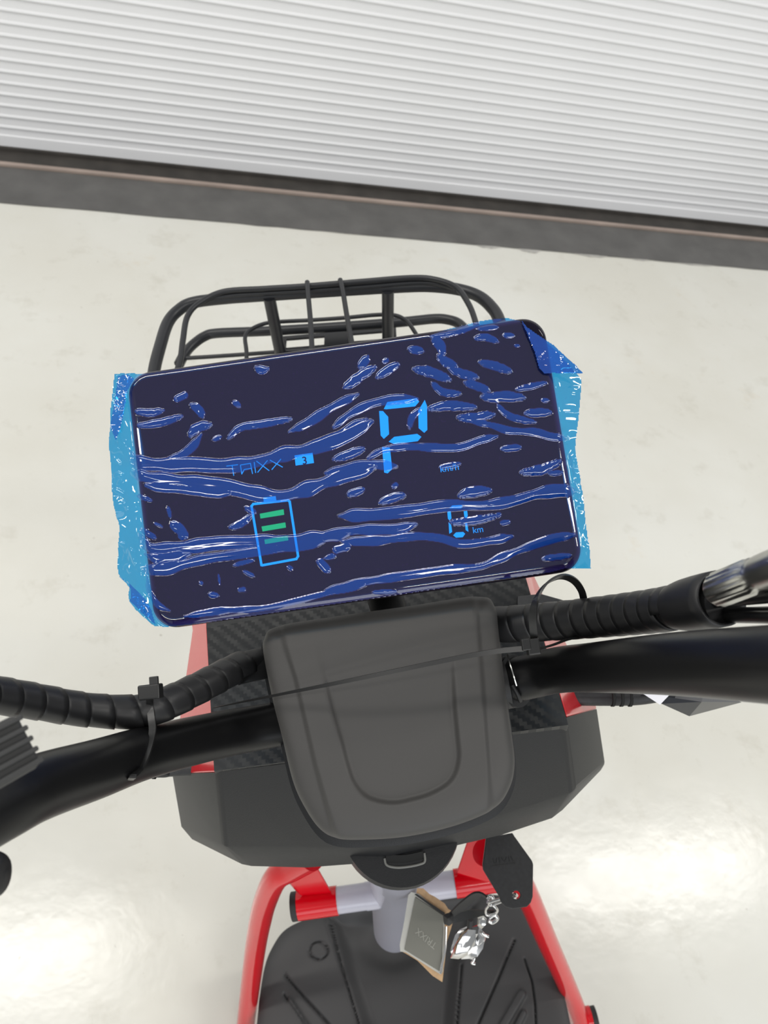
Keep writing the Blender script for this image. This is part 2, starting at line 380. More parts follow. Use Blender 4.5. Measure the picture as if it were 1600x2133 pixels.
def rr_outline(inset, n=14):
    x, y, r = hx-inset, hy-inset, max(RC-inset, .003); out = []
    for cx, cy, a0 in ((x-r, y-r, 0), (-x+r, y-r, 90), (-x+r, -y+r, 180), (x-r, -y+r, 270)):
        for t in np.linspace(0, 90, n): a = math.radians(a0+t); out.append((cx+r*math.cos(a), cy+r*math.sin(a)))
    return np.array(out)
prof = [(RF*1.0, 0.0)]+[(RF*(1-math.sin(t)), -RF*(1-math.cos(t))) for t in np.linspace(0, math.pi/2, 9)[1:]]+[(0, -.013), (.002, -.016), (.012, -.022)]
V = []; Fc = []
for e, h in prof: V += [cD+xD*p[0]+yD*p[1]+nD*h for p in rr_outline(e)]
no = len(rr_outline(0))
for i in range(len(prof)-1):
    for j in range(no): kk = (j+1) % no; Fc.append((i*no+j, i*no+kk, (i+1)*no+kk, (i+1)*no+j))
Fc += [tuple(range(no)), tuple((len(prof)-1)*no+j for j in range(no))]
disp = mesh('display', V, Fc, 'glassblack', SC, angle=30)
def flat(name, polys, m, parent=disp, h=.00015, px=True, th=.0001):
    V = []; Fc = []
    for p in polys:
        q = DP.hit(p)+nD*h; k = len(V); V += list(q); Fc.append(tuple(range(k, k+len(q))))
    return mesh(name, V, Fc, m, parent, smooth=False)
def strokes(S, w):
    out = []
    for L in S:
        L = np.asarray(L, float)
        for a, b in zip(L[:-1], L[1:]):
            d = b-a; d /= np.linalg.norm(d); nn = np.array([-d[1], d[0]])*w/2; a2 = a-d*w*.3; b2 = b+d*w*.3
            out.append([a2+nn, b2+nn, b2-nn, a2-nn])
    return out
z3 = lambda L: [(450+x/6.956, 930+y/6.956) for x, y in L]
z2 = lambda L: [(680+x/2.7586, 620+y/2.7586) for x, y in L]
z1 = lambda L: [(200+x/2.857, 640+y/2.857) for x, y in L]
flat('battery_icon', strokes([z3([(660, 1722), (515, 865), (540, 835), (1045, 780), (1068, 800), (1190, 1590), (1165, 1630), (670, 1722)])], 5.0)+[z3([(685, 740), (865, 720), (880, 800), (695, 830)])], 'blue')
for q in ([(635, 975), (980, 910), (990, 990), (645, 1045)], [(660, 1160), (1005, 1100), (1015, 1175), (675, 1232)], [(700, 1350), (1040, 1290), (1050, 1360), (712, 1415)]):
    flat('battery_bar', [z3(q)], 'green')
flat('mode_badge', [z3([(1138, 130), (1400, 92), (1420, 240), (1155, 278)])], 'blue')
flat('brand_lettering', strokes([z3(s) for s in ([(155, 285), (315, 265)], [(235, 280), (258, 420)], [(530, 395), (500, 245), (355, 270), (375, 400), (410, 335), (512, 318)],
     [(555, 230), (575, 380)], [(590, 215), (770, 350)], [(745, 205), (605, 375)], [(785, 200), (965, 300)], [(940, 185), (810, 335)])], 1.9), 'blued', h=.0002)
for q in ([(330, 640), (350, 600), (520, 578), (533, 598), (510, 625), (345, 642)], [(303, 652), (325, 652), (355, 685), (360, 785), (330, 812), (312, 792)],
          [(565, 588), (578, 622), (580, 760), (562, 777), (530, 750), (528, 650)], [(358, 828), (390, 800), (522, 783), (546, 800), (525, 825), (390, 842)],
          [(320, 858), (365, 862), (378, 985), (352, 1010), (332, 1005)]):
    flat('digit_segment', [z2(q)], 'blue')
u2 = lambda L: [(880+x/10, 940+y/10) for x, y in L]
for q in ([(560, 1190), (620, 1130), (820, 1120), (840, 1160), (800, 1190)], [(520, 1260), (590, 1250), (605, 1400), (560, 1440), (530, 1400)], [(545, 1480), (600, 1540), (620, 1680), (560, 1720)],
          [(860, 1250), (930, 1240), (945, 1340), (920, 1400), (875, 1370)], [(890, 1500), (930, 1490), (960, 1680), (900, 1640)], [(640, 1750), (700, 1690), (850, 1680), (890, 1720), (840, 1790), (700, 1800)]):
    flat('range_digit_segment', [u2(q)], 'blue')
def text(name, s, o, x, y, size, m, parent, off=.0, bold=0.0):
    cu = bpy.data.curves.new(name, 'FONT'); cu.body = s; cu.size = size; cu.offset = bold; cu.extrude = .00003
    t = bpy.data.objects.new(name, cu); me = None
    sc.collection.objects.link(t); bpy.context.view_layer.update()
    me = bpy.data.meshes.new_from_object(t); bpy.data.objects.remove(t)
    x = nrm(x); y = nrm(y-x*(np.asarray(y)@x)); nn = np.cross(x, y)
    V = np.array([v.co[:] for v in me.vertices]); Fc = [list(p.vertices) for p in me.polygons]
    P = np.asarray(o)+V[:, :1]*x+V[:, 1:2]*y+(V[:, 2:3]+off)*nn
    return mesh(name, P, Fc, m, parent, smooth=False)
def dpt(px, py, h=.0003): return DP.hit([(px, py)])[0]+nD*h
text('badge_numeral', '3', dpt(630, 968), xD, yD, .0058, 'blk2', disp, bold=.00008)
text('unit_lettering', 'km/h', dpt(917, 984), xD, yD, .0050, 'blued', disp)
text('unit_lettering', 'km', dpt(985, 1111), xD, yD, .0046, 'blued', disp)
# --- stem cover
nC = nrm(BU*.93-BF*.37); CP = Plane(W(820, 1490, .402), nC)
cov = cat([(549, 1362), (551, 1330), (575, 1306), (700, 1285), (850, 1264), (995, 1243), (1030, 1262), (1040, 1327), (1054, 1444), (1066, 1530), (1072, 1590), (1062, 1640),
           (1030, 1683), (950, 1718), (850, 1741), (760, 1748), (700, 1745), (665, 1725), (634, 1680), (610, 1626), (587, 1532), (569, 1462)], 10, True)
lf = [(590, 1290), (598, 1339), (622, 1415), (638, 1485), (662, 1590), (700, 1728), (720, 1790)]
rf = [(985, 1220), (998, 1380), (1005, 1480), (1013, 1591), (1019, 1690), (1022, 1780)]
ug = cat([(663, 1330), (687, 1438), (700, 1490), (716, 1544), (728, 1590), (742, 1628), (769, 1657), (815, 1668), (855, 1662), (900, 1648), (938, 1622), (953, 1580), (950, 1530), (945, 1474), (939, 1360)], 5)
def hcover(P):
    e = np.maximum(sdf(P, cov), 0)
    h = .0052*(1-np.exp(-e/8.0))+.0016*sst(0, 60, e)
    mid = np.concatenate([np.array(lf), np.array(rf)[::-1]]); m_ = sdf(P, mid); h += .0020*sst(-9, 5, m_)
    g = sdf(P, ug); fade = sst(1325, 1480, P[:, 1]); h -= .0030*fade*sst(-3, 9, g)
    h -= .0016*fade*np.exp(-((g-1)/5)**2)
    return h
shell('stem_cover', cov, CP, hcover, 'cover', SC, rings=90, nout=260, depth=.034, taper=.93, centre=(822, 1500))
cb = [(c[0]+(c[0]-822)*.03, c[1]+(c[1]-1500)*.03+4) for c in cov]
CB = Plane(W(820, 1490, .435), nC)
cb2 = [(822+(x-822)*.985, 1500+(y-1500)*.985+10) for x, y in cb]
shell('cover_base', cb2, CB, lambda P: .002*(1-np.exp(-np.maximum(sdf(P, cb2), 0)/6)), 'shroud', SC, rings=8, nout=120, depth=.05, taper=.97, centre=(822, 1505))
# --- handlebar
tube('handlebar', px3([(-260, 1800, .235), (-120, 1740, .25), (0, 1678, .27), (83, 1639, .292), (200, 1602, .33), (310, 1566, .375), (460, 1530, .42), (585, 1507, .44), (820, 1465, .455), (1065, 1417, .44), (1160, 1396, .425),
     (1240, 1390, .388), (1400, 1383, .31), (1600, 1384, .247), (1760, 1388, .215)]), .0125, 'bar', SC, seg=40, n=10)
# bar clamp by the cover with a screw
tube('bar_clamp', px3([(1040, 1424, .44), (1062, 1420, .44), (1076, 1418, .437)]), .0148, 'rubber', SC, seg=32)
tube('clamp_screw', px3([(1067, 1427, .424), (1078, 1446, .424), (1084, 1460, .428)]), .0012, 'rubber', SC, seg=10)
ribbon('clamp_edge', px3([(1057, 1364, .43), (1062, 1382, .424), (1070, 1408, .421), (1076, 1428, .422)]), BA, .0006, .001, 'steel', SC)
# --- spiral cable wraps: a true helical ribbon whose laps overlap
def wrap(name, L, rad, pitch, parent, seg=28, flare=.07, m='wrap'):
    P = cat(np.array([W(*p[:3]) for p in L]), 14); s = np.r_[0, np.cumsum(np.linalg.norm(np.diff(P, axis=0), axis=1))]
    r = np.interp(s, np.linspace(0, s[-1], len(rad)), rad); T, N, B = frames(P)
    def at(q, arr): return np.array([np.interp(q, s, arr[:, k]) for k in range(3)])
    turns = int(s[-1]/pitch)-1; V = []; Fc = []; nw = 4
    for i in range(turns*seg+1):
        phi = i/seg*2*math.pi
        for j in range(nw+1):
            wv = j/nw; q = min((i/seg+wv*1.12)*pitch, s[-1]); c = at(q, P); a = at(q, N); b = at(q, B)
            R = np.interp(q, s, r)*(1+flare*(wv-.5)-(.02 if j in (0,) else 0))
            V.append(c+R*(a*math.cos(phi)+b*math.sin(phi)))
    for i in range(turns*seg):
        for j in range(nw): k = i*(nw+1)+j; Fc.append((k, k+1, k+nw+2, k+nw+1))
    o = mesh(name, V, Fc, m, parent, angle=60)
    so = o.modifiers.new('thick', 'SOLIDIFY'); so.thickness = .0009; so.offset = -1
    return o
LW = [(-140, 1440, .30), (-60, 1442, .315), (0, 1449, .328), (80, 1462, .345), (160, 1476, .36), (230, 1482, .37), (290, 1482, .376), (340, 1468, .383), (400, 1440, .40), (450, 1414, .415), (492, 1392, .43), (520, 1380, .44)]
w1 = wrap('cable_wrap', LW, [.0079]*6+[.0083]*6, .0126, SC)
tube('cable', px3(LW+[(600, 1360, .47), (700, 1330, .50)]), .0070, 'rubber', SC)
ribbon('wrap_tail', px3([(492, 1408, .43), (520, 1400, .432), (560, 1392, .44), (600, 1388, .455)]), rays([(540, 800)])[0]*0+BF, .0115, .0012, 'wrap', SC)
RWP = [(1010, 1300, .44), (1060, 1300, .43), (1150, 1294, .415), (1250, 1285, .392), (1350, 1274, .362), (1420, 1264, .338), (1440, 1262, .332)]
w2 = wrap('cable_wrap', RWP, [.0100, .0103, .0104, .0104, .0103, .0103], .0102, SC, flare=-.06)
tube('cable', px3([(940, 1302, .46)]+RWP+[(1500, 1258, .318)]), .0086, 'rubber', SC)
# flared last turn of the wrap
V = []; Fc = []; A = W(1406, 1265, .343); Bq = W(1503, 1246, .312); ax = nrm(Bq-A); n1 = nrm(np.cross(ax, [0, 0, 1])); n2 = np.cross(ax, n1)
tcol = [0, .12, .3, .55, .8, 1.0]; rcol = [.0098, .0106, .0113, .0116, .0117, .0115]; sg = 44
for t, r in zip(tcol, rcol): V += [A+(Bq-A)*t+(n1*math.cos(q)+n2*math.sin(q))*r for q in np.arange(sg)/sg*2*math.pi]
for i in range(5):
    for j in range(sg): kk = (j+1) % sg; Fc.append((i*sg+j, i*sg+kk, (i+1)*sg+kk, (i+1)*sg+j))
o = mesh('wrap_collar', V, Fc, 'wrap', SC, angle=60); so = o.modifiers.new('thick', 'SOLIDIFY'); so.thickness = .0012; so.offset = -1
# cable adjuster with fluted chrome barrel, and the cables beneath
A = W(1496, 1229, .298); Bq = W(1720, 1140, .235); ax = nrm(Bq-A); n1 = nrm(np.cross(ax, [0, 0, 1])); n2 = np.cross(ax, n1); V = []; Fc = []; sg = 96
prf = [(0, .0040), (0, .0062), (.03, .0068), (.38, .0066), (.40, .0058), (.46, .0058), (.48, .0064), (1, .0064), (1, .0)]
for t, r in prf:
    for q in np.arange(sg)/sg*2*math.pi: V.append(A+(Bq-A)*t+(n1*math.cos(q)+n2*math.sin(q))*r*(1+(.035*math.cos(16*q) if .02 < t < .39 else 0)))
for i in range(len(prf)-1):
    for j in range(sg): kk = (j+1) % sg; Fc.append((i*sg+j, i*sg+kk, (i+1)*sg+kk, (i+1)*sg+j))
mesh('cable_adjuster', V, Fc, 'steel', SC, angle=50)
tube('brake_cable', px3([(1440, 1262, .34), (1500, 1283, .325), (1600, 1286, .28), (1760, 1290, .23)]), .0024, 'tie', SC)
tube('brake_cable', px3([(1450, 1275, .33), (1510, 1276, .32), (1600, 1275, .285), (1760, 1270, .24)]), .0022, 'tie', SC)
tube('brake_cable', px3([(1460, 1255, .33), (1540, 1246, .30), (1600, 1240, .28), (1760, 1225, .24)]), .0030, 'tie', SC)
# --- blurred ribbed thumb lever and lever tip at the left edge
bx = nrm(W(83, 1545, .245)-W(0, 1590, .232)); bz = nrm(C0-W(40, 1550, .25)); bz = nrm(bz-bx*(bz@bx)); by = np.cross(bz, bx)
cc = W(-8, 1576, .222)
lev = box('thumb_throttle', cc-bz*.007, bx, by, bz, (.026, .0175, .012), 'grip', SC, bevel=.002)
for i in range(5):
    box('rib', cc+by*(-.0070+.0035*i)+bz*.0002, bx, by, bz, (.0245, .0016, .0022), 'grip', lev, bevel=.0005)
tube('brake_lever', px3([(-220, 1800, .25), (-120, 1815, .25), (-50, 1822, .25), (-20, 1824, .25), (6, 1826, .25), (16, 1826, .25)]), [.0075, .0075, .0078, .0077, .0058, .0020], 'rubber', SC)
# --- front shroud (fairing)
top = [(425, 1090, .70), (1070, 990, .70), (1093, 1195, .575), (1184, 1510, .504), (446, 1606, .504), (430, 1308, .575)]
T3 = px3(top); dn = -BU*.01
V = [*T3]; mesh('carbon_panel', T3+[p+dn for p in T3], [(0, 1, 2, 5), (5, 2, 3, 4), (6, 7, 8, 11), (11, 8, 9, 10)]+[(i, (i+1) % 6, 6+(i+1) % 6, 6+i) for i in range(6)], 'carbon', SC, smooth=False)
def lipoly(L1, L2, name, m, thick=.006, **k):   # panel strip between two edges of equal count
    a = px3(L1); b = px3(L2); n = len(a); d = -BU*thick; V = a+b+[p+d for p in a]+[p+d for p in b]
    Fc = []
    for i in range(n-1): Fc += [(i, i+1, n+i+1, n+i), (2*n+i, 2*n+i+1, 3*n+i+1, 3*n+i), (i, i+1, 2*n+i+1, 2*n+i), (n+i, n+i+1, 3*n+i+1, 3*n+i)]
    Fc += [(0, n, 3*n, 2*n), (n-1, 2*n-1, 4*n-1, 3*n-1)]
    return mesh(name, V, Fc, m, SC, **k)
# rider-facing shroud: rows of points (front edge, lower edge, bevel edge, underside) across the width, outer facets included
rows = [
 [(359, 1612, .600), (447, 1609, .508), (455, 1608, .506), (600, 1590, .506), (820, 1560, .506), (1040, 1528, .506), (1172, 1508, .506), (1181, 1494, .508), (1243, 1477, .600)],
 [(378, 1722, .650), (461, 1757, .548), (470, 1763, .546), (620, 1764, .546), (820, 1768, .546), (1045, 1697, .546), (1190, 1650, .546), (1201, 1642, .548), (1260, 1590, .650)],
 [(400, 1748, .660), (504, 1800, .574), (524, 1804, .574), (640, 1807, .574), (810, 1794, .574), (1045, 1739, .574), (1150, 1704, .574), (1172, 1687, .577), (1252, 1604, .660)],
 [(420, 1740, .68), (520, 1785, .66), (540, 1790, .66), (640, 1790, .66), (810, 1780, .66), (1040, 1720, .66), (1140, 1690, .66), (1160, 1675, .66), (1235, 1600, .68)]]
V = [W(*p) for r in rows for p in r]; n = 9; Fc = []
for i in range(3):
    for j in range(n-1): Fc.append((i*n+j, i*n+j+1, (i+1)*n+j+1, (i+1)*n+j))
V += [W(x, y, d+.05) for x, y, d in rows[0]]; Fc += [(27+j, 28+j, 37+j, 36+j) for j in range(8)]
o = mesh('front_shroud', V, Fc, 'shroud', SC, smooth=False, bevel=.0022, seg=3)
for side in (0, 1):
    if side == 0: L1 = [(383, 1150, .72), (401, 1313, .640), (358, 1611, .600)]; L2 = [(425, 1150, .66), (430, 1308, .577), (448, 1608, .507)]
    else: L1 = [(1098, 1100, .72), (1110, 1195, .640), (1243, 1475, .600)]; L2 = [(1080, 1100, .66), (1091, 1195, .577), (1180, 1492, .507)]
    lipoly(L1, L2, 'red_side_panel', 'redpanel', smooth=False, bevel=.0012)
# grey housing corner by the right side panel
hull('shroud_bracket', px3([(1077, 1241, .555), (1127, 1236, .56), (1175, 1250, .57), (1178, 1300, .57), (1077, 1300, .555), (1077, 1262, .58), (1170, 1262, .60)]), 'black', SC, smooth=False, bevel=.001)
# --- turn indicators
def indicator(pts, ribs, r, hp, wp, name='turn_indicator'):
    o = tube(name, px3(pts), r, 'black', SC, seg=16)
    for x, y, d in ribs: tube('stalk_rib', px3([(x-3, y, d), (x+3, y, d)]), r*1.16, 'dark', o, seg=16)
    hull('indicator_lens', px3(hp), 'smoke', o, smooth=False)
    if wp: hull('facet', px3(wp), 'white', o, smooth=False)  # small plain white wedge against the lens
indicator([(1150, 1452, .565), (1245, 1454, .56), (1330, 1452, .55), (1400, 1440, .55)], [(1275, 1453, .556), (1293, 1453, .554), (1311, 1453, .552)], .0056,
          [(1345, 1435, .56), (1378, 1466, .545), (1436, 1492, .545), (1545, 1463, .545), (1470, 1420, .57), (1462, 1462, .530), (1440, 1470, .58), (1340, 1445, .55)],
          [(1332, 1440, .54), (1398, 1444, .54), (1375, 1468, .535), (1360, 1440, .56)])
indicator([(460, 1600, .56), (360, 1604, .56), (330, 1606, .555), (200, 1600, .54)], [(322, 1607, .553), (308, 1607, .552)], .0046,
          [(285, 1590, .55), (200, 1570, .55), (120, 1600, .55), (190, 1625, .55), (200, 1600, .52), (270, 1610, .55)], None)
# --- steering column: boot, head tube, cross tube
c1 = W(829, 1722, .685); c0 = W(833, 1715, .60); ax = nrm(c1-c0); 
def lathe(name, o, ax, prof, m, parent, seg=48, **k):
    n1 = nrm(np.cross(ax, BA)); n2 = np.cross(ax, n1); V = []; Fc = []
    for t, r in prof: V += [o+ax*t+(n1*math.cos(q)+n2*math.sin(q))*r for q in np.arange(seg)/seg*2*math.pi]
    for i in range(len(prof)-1):
        for j in range(seg): kk = (j+1) % seg; Fc.append((i*seg+j, i*seg+kk, (i+1)*seg+kk, (i+1)*seg+j))
    Fc += [tuple(range(seg)), tuple((len(prof)-1)*seg+j for j in range(seg))]
    return mesh(name, V, Fc, m, parent, **k)
L_ = np.linalg.norm(c1-c0)
boot = lathe('steering_boot', c0, ax, [(-.03, .044), (0, .047), (L_*.6, .0495), (L_-.010, .0495), (L_-.004, .0475), (L_, .042)], 'shroud', SC)
ribbon('slot', onto(boot, [(804, 1791), (845, 1791), (883, 1783)]), nrm(W(845, 1800, .6)-W(843, 1780, .6)), .0075, .0006, 'dark', boot)  # black strip laid on the boot; the recess's shade is put into its colour
tube('slot_frame', onto(boot, [(801, 1788), (806, 1802), (826, 1807), (852, 1805), (875, 1800), (885, 1794), (884, 1777)]), .0009, 'slotgrey', boot, seg=10)
lathe('head_tube', W(829, 1765, .70), nrm(W(821, 1953, 1.075)-W(829, 1765, .70)), [(0, .030), (.07, .030), (.08, .0275), (.41, .0275)], 'grey', SC)
xa = W(614, 1888, .815); xb = W(1050, 1826, .815); dx = xb-xa
def xt(t): return xa+dx*t
tube('cross_tube', [xt(.08), xt(.92)], .0136, 'grey', SC, seg=32)
for t0, t1 in ((.015, .205), (.765, .97)):
    tube('red_sleeve', [xt(t0), xt(t1)], .0146, 'red', SC, seg=32)
tube('tube_cap', [xt(-.015), xt(.016)], .0146, 'rubber', SC, seg=32, bevel=.001)
tube('weld_collar', [xt(.34), xt(.37), xt(.40)], .0142, 'grey', SC, seg=32)
for poly in ([(560, 1770, .76), (640, 1770, .76), (690, 1856, .80), (622, 1862, .80), (580, 1815, .78)], [(990, 1700, .76), (1016, 1700, .76), (1016, 1790, .79), (1056, 1850, .80), (950, 1818, .80)]):
    P = px3(poly); prism('gusset_plate', P, -BU*.012, 'red', SC, smooth=False, bevel=.002)
tube('frame_tube', px3([(650, 1785, .73), (612, 1806, .755), (577, 1826, .775), (556, 1868, .82), (543, 1915, .87), (530, 1990, .95), (512, 2133, 1.085), (498, 2260, 1.19)]), .0127, 'red', SC, seg=28)
tube('frame_tube', px3([(1010, 1775, .73), (1055, 1800, .77), (1092, 1850, .82), (1140, 1960, .93), (1182, 2055, 1.03), (1208, 2120, 1.08), (1245, 2230, 1.15)]), .0127, 'red', SC, seg=28)
tube('tube_stub', px3([(1190, 2128, 1.09), (1232, 2122, 1.09)]), .0165, 'red', SC, seg=28)
tube('tube_cap', px3([(1231, 2122, 1.09), (1243, 2120, 1.09)]), .0155, 'rubber', SC, seg=28)
# --- footboard
FP = PH(-1.22)
fbo = cat([(505, 2420), (520, 2250), (535, 2133), (541, 2075), (552, 2012), (568, 1972), (594, 1937), (640, 1914), (700, 1898), (850, 1868), (1000, 1862), (1060, 1872), (1098, 1900), (1130, 1950), (1155, 2010), (1175, 2072), (1190, 2140), (1212, 2250), (1240, 2420)], 8)
fbo = np.vstack([fbo, [(880, 2430)]])
vl = [(675, 1900), (690, 1950), (716, 2033), (748, 2133), (790, 2260), (830, 2430)]; vr = [(1005, 1870), (985, 1950), (962, 2017), (955, 2080), (951, 2133), (945, 2260), (935, 2430)]
gro = [([(595, 2032), (635, 2078), (685, 2133), (760, 2220)], 2.2), ([(592, 2071), (631, 2128), (680, 2190)], 1.6), ([(1072, 1959), (1040, 2035), (997, 2133), (960, 2215)], 2.2),
       ([(1092, 1998), (1108, 2045), (1114, 2090), (1116, 2133), (1116, 2200)], 1.8), ([(689, 1925), (720, 2040), (750, 2140)], 2.0), ([(962, 2010), (953, 2133)], 2.4)]
pads = [([(1086, 2072), (1040, 2150), (1000, 2220)], 11), ([(1090, 2112), (1070, 2150), (1040, 2210)], 8), ([(606, 2085), (650, 2150)], 6)]
def hboard(P):
    e = np.maximum(sdf(P, fbo), 0); h = .006*(1-np.exp(-e/12))
    v = sdf(P, np.vstack([np.array(vl), np.array(vr)[::-1]])); h -= .018*sst(-6, 34, v)
    for L, wv in gro: d = poly_dist(P, L); h -= .0048*np.exp(-(d/wv)**2)
    for L, wv in pads: d = poly_dist(P, L); h += .0045*(1-sst(wv*.6, wv, d))
    d = np.abs(np.linalg.norm((P-np.array([665, 1981]))*[1, 1.05], axis=1)-19); h -= .0036*np.exp(-(d/2.0)**2)
    h -= .02*np.exp(-(np.linalg.norm((P-np.array([815, 1955]))/[75, 62], axis=1))**4)
    return h
shell('footboard', fbo, FP, hboard, 'board', SC, rings=150, nout=420, depth=.035, taper=.98, centre=(860, 2080), angle=60)
# --- front rack, thick rail then wires, posts, plate
RT = PH(-.50); RLo = PH(-.585); RM = PH(-.545)
def rt(L, pl): return [pl.hit([p])[0] for p in L]
z3r = lambda L: [(280+x/1.7778, 550+y/1.7778) for x, y in L]
rack = tube('front_rack', rt([(318, 860), (320, 780), (336, 713), (350, 672), (370, 648), (400, 631), (465, 622), (561, 615), (713, 605), (850, 597), (905, 597), (955, 603), (995, 616), (1022, 638), (1040, 668), (1055, 740), (1060, 830)], RT), .0062, 'rack', SC, seg=16)
RTu = PH(-.488)
def wire(L, pl, r): return tube('wire', rt(L, pl), r, 'rack', rack, seg=10)
wire(z3r([(150, 420), (170, 355), (180, 280), (196, 195), (240, 145), (330, 102), (480, 91), (640, 81), (850, 64), (1020, 51), (1110, 56), (1190, 85), (1236, 145), (1262, 210), (1275, 280)]), RTu, .0030)
wire(z3r([(240, 150), (310, 122), (480, 108), (640, 99), (850, 84), (1020, 70), (1110, 72), (1190, 92)]), PH(-.494), .0028)
wire(z3r([(165, 372), (185, 335), (215, 300), (260, 268), (310, 256), (480, 249), (640, 240), (850, 226), (1000, 214), (1110, 203), (1160, 206), (1200, 220), (1240, 260)]), RLo, .0060)
wire(z3r([(165, 350), (300, 342), (500, 328), (700, 314)]), RLo, .0024)
wire(z3r([(415, 400), (415, 325), (410, 272), (425, 248), (465, 226), (520, 215), (650, 208), (780, 199), (900, 188), (965, 190), (1000, 205), (1020, 224), (1050, 270)]), PH(-.555), .0024)
wire(z3r([(640, 66), (645, 130), (652, 210), (657, 300), (660, 400)]), PH(-.484), .0026)
wire(z3r([(762, 58), (772, 100), (785, 180), (802, 275), (815, 350)]), PH(-.484), .0026)
def post(a, b): tube('post', [RT.hit([a])[0], RLo.hit([b])[0]], .0066, 'rack', rack, seg=14)
post((561, 620), (586, 745)); post((808, 604), (808, 720))
P0 = [(578, 703), (825, 683), (860, 760), (590, 785)]
q = rt(P0, PH(-.60)); ex = nrm(q[1]-q[0]); ey = nrm(q[3]-q[0]-ex*((q[3]-q[0])@ex)); Wd = np.linalg.norm(q[1]-q[0]); ez = np.cross(ex, ey)
for x0, x1, y0, y1 in ((0, .08, 0, .07), (.40, .64, 0, .07), (.94, 1, 0, .07), (.08, .40, 0, .006), (.08, .40, .022, .07), (.64, .94, 0, .006), (.64, .94, .020, .07)):
    box('mount_plate', q[0]+ex*Wd*(x0+x1)/2+ey*(y0+y1)/2, ex, ey, ez, (Wd*(x1-x0), y1-y0, .003), 'rack', rack, smooth=False)
# --- carriers hidden behind the display
tube('rack_stay', [RLo.hit([(600, 760)])[0], W(650, 900, 1.05), W(780, 1120, 1.12)], .008, 'rack', SC)
tube('rack_stay', [RLo.hit([(830, 740)])[0], W(820, 880, 1.05), W(800, 1120, 1.12)], .008, 'rack', SC)
tube('display_bracket', [cD-nD*.02, cD-nD*.045-yD*.02, W(825, 1330, .47), W(822, 1440, .46)], .011, 'rubber', SC)
# --- front wheel and fork (below the display, they carry the scooter)
wc = W(780, 1150, 1.55); wc[2] = .165
V = []; Fc = []; ns, nm = 48, 14; lat = nrm([BA[0], BA[1], BA[2]]); fwd = nrm([BF[0], BF[1], 0]); fwd = nrm(fwd-lat*(fwd@lat)); upv = np.cross(lat, fwd)
for i in range(ns):
    a = i/ns*2*math.pi; d = fwd*math.cos(a)+upv*math.sin(a)
    for j in range(nm): b = j/nm*2*math.pi; V.append(wc+d*(.13+.035*math.cos(b))+lat*.032*math.sin(b))
for i in range(ns):
    for j in range(nm): Fc.append((i*nm+j, i*nm+(j+1) % nm, ((i+1) % ns)*nm+(j+1) % nm, ((i+1) % ns)*nm+j))
wh = mesh('front_wheel', V, Fc, 'tyre', SC)
tube('hub', [wc-lat*.04, wc+lat*.04], .05, 'bar', wh, seg=24)
for s in (-1, 1): tube('fork_leg', [wc+lat*.055*s, wc+lat*.055*s+upv*.3-fwd*.05, W(820, 1560, .75)+lat*.03*s], .014, 'rack', SC)
# ================================================================== protective film on the display
out = cat([(240, 780), (236, 815), (231, 862), (225, 890), (221, 918), (224, 965), (226, 1035), (234, 1070), (245, 1097), (238, 1147), (239, 1197), (266, 1218), (265, 1252), (319, 1304)], 3).tolist() + \
      [(345, 1306), (420, 1298), (600, 1272), (800, 1243), (1000, 1213), (1150, 1191), (1182, 1183), (1233, 1184)] + \
      cat([(1233, 1184), (1229, 1140), (1224, 1102), (1211, 997), (1202, 960), (1200, 932), (1208, 870), (1216, 794), (1215, 780)], 3).tolist() + \
      [(1151, 721), (1097, 685), (1082, 668), (1060, 661), (1035, 662), (985, 671), (935, 684), (900, 697), (600, 737), (300, 779), (268, 776)]
ST = []
def S1(L, wv, h=1): ST.append((z1(L), wv/2.857*1.22, h*.85))
def S2(L, wv, h=1): ST.append((z2(L), wv/2.7586*1.22, h*.85))
for L, wv in (([(240, 620), (320, 630), (400, 615)], 20), ([(255, 705), (380, 690), (510, 650)], 20), ([(485, 545), (530, 525)], 18), ([(570, 582), (615, 610), (638, 655)], 22),
    ([(565, 765), (600, 720), (680, 700)], 26), ([(700, 790), (745, 770)], 14), ([(790, 780), (860, 720), (980, 698), (1160, 665)], 20), ([(820, 562), (858, 592)], 15), ([(955, 362), (990, 375), (1022, 368)], 22),
    ([(240, 1120), (330, 1150)], 13), ([(262, 1320), (355, 1373)], 16), ([(430, 1190), (445, 1250)], 10), ([(350, 1285), (398, 1308)], 8), ([(470, 1300), (500, 1320), (520, 1355)], 26),
    ([(800, 1310), (860, 1290), (925, 1240)], 20), ([(890, 1190), (950, 1225)], 16), ([(1335, 1515), (1375, 1560)], 20), ([(1360, 1495), (1420, 1482)], 12), ([(1445, 1440), (1500, 1412)], 18),
    ([(820, 1535), (940, 1505)], 12), ([(880, 1570), (900, 1580), (940, 1600)], 11), ([(1150, 1548), (1160, 1555)], 12), ([(675, 1708), (728, 1715)], 15), ([(860, 1682), (880, 1678)], 12), ([(625, 1640), (630, 1642)], 10),
    ([(1500, 1110), (1590, 1090)], 20), ([(1425, 905), (1500, 880), (1590, 850)], 22), ([(355, 1525), (410, 1500), (460, 1495)], 20), ([(730, 1590), (738, 1650)], 6), ([(1480, 480), (1540, 440), (1600, 400)], 24)):
    S1(L, wv)
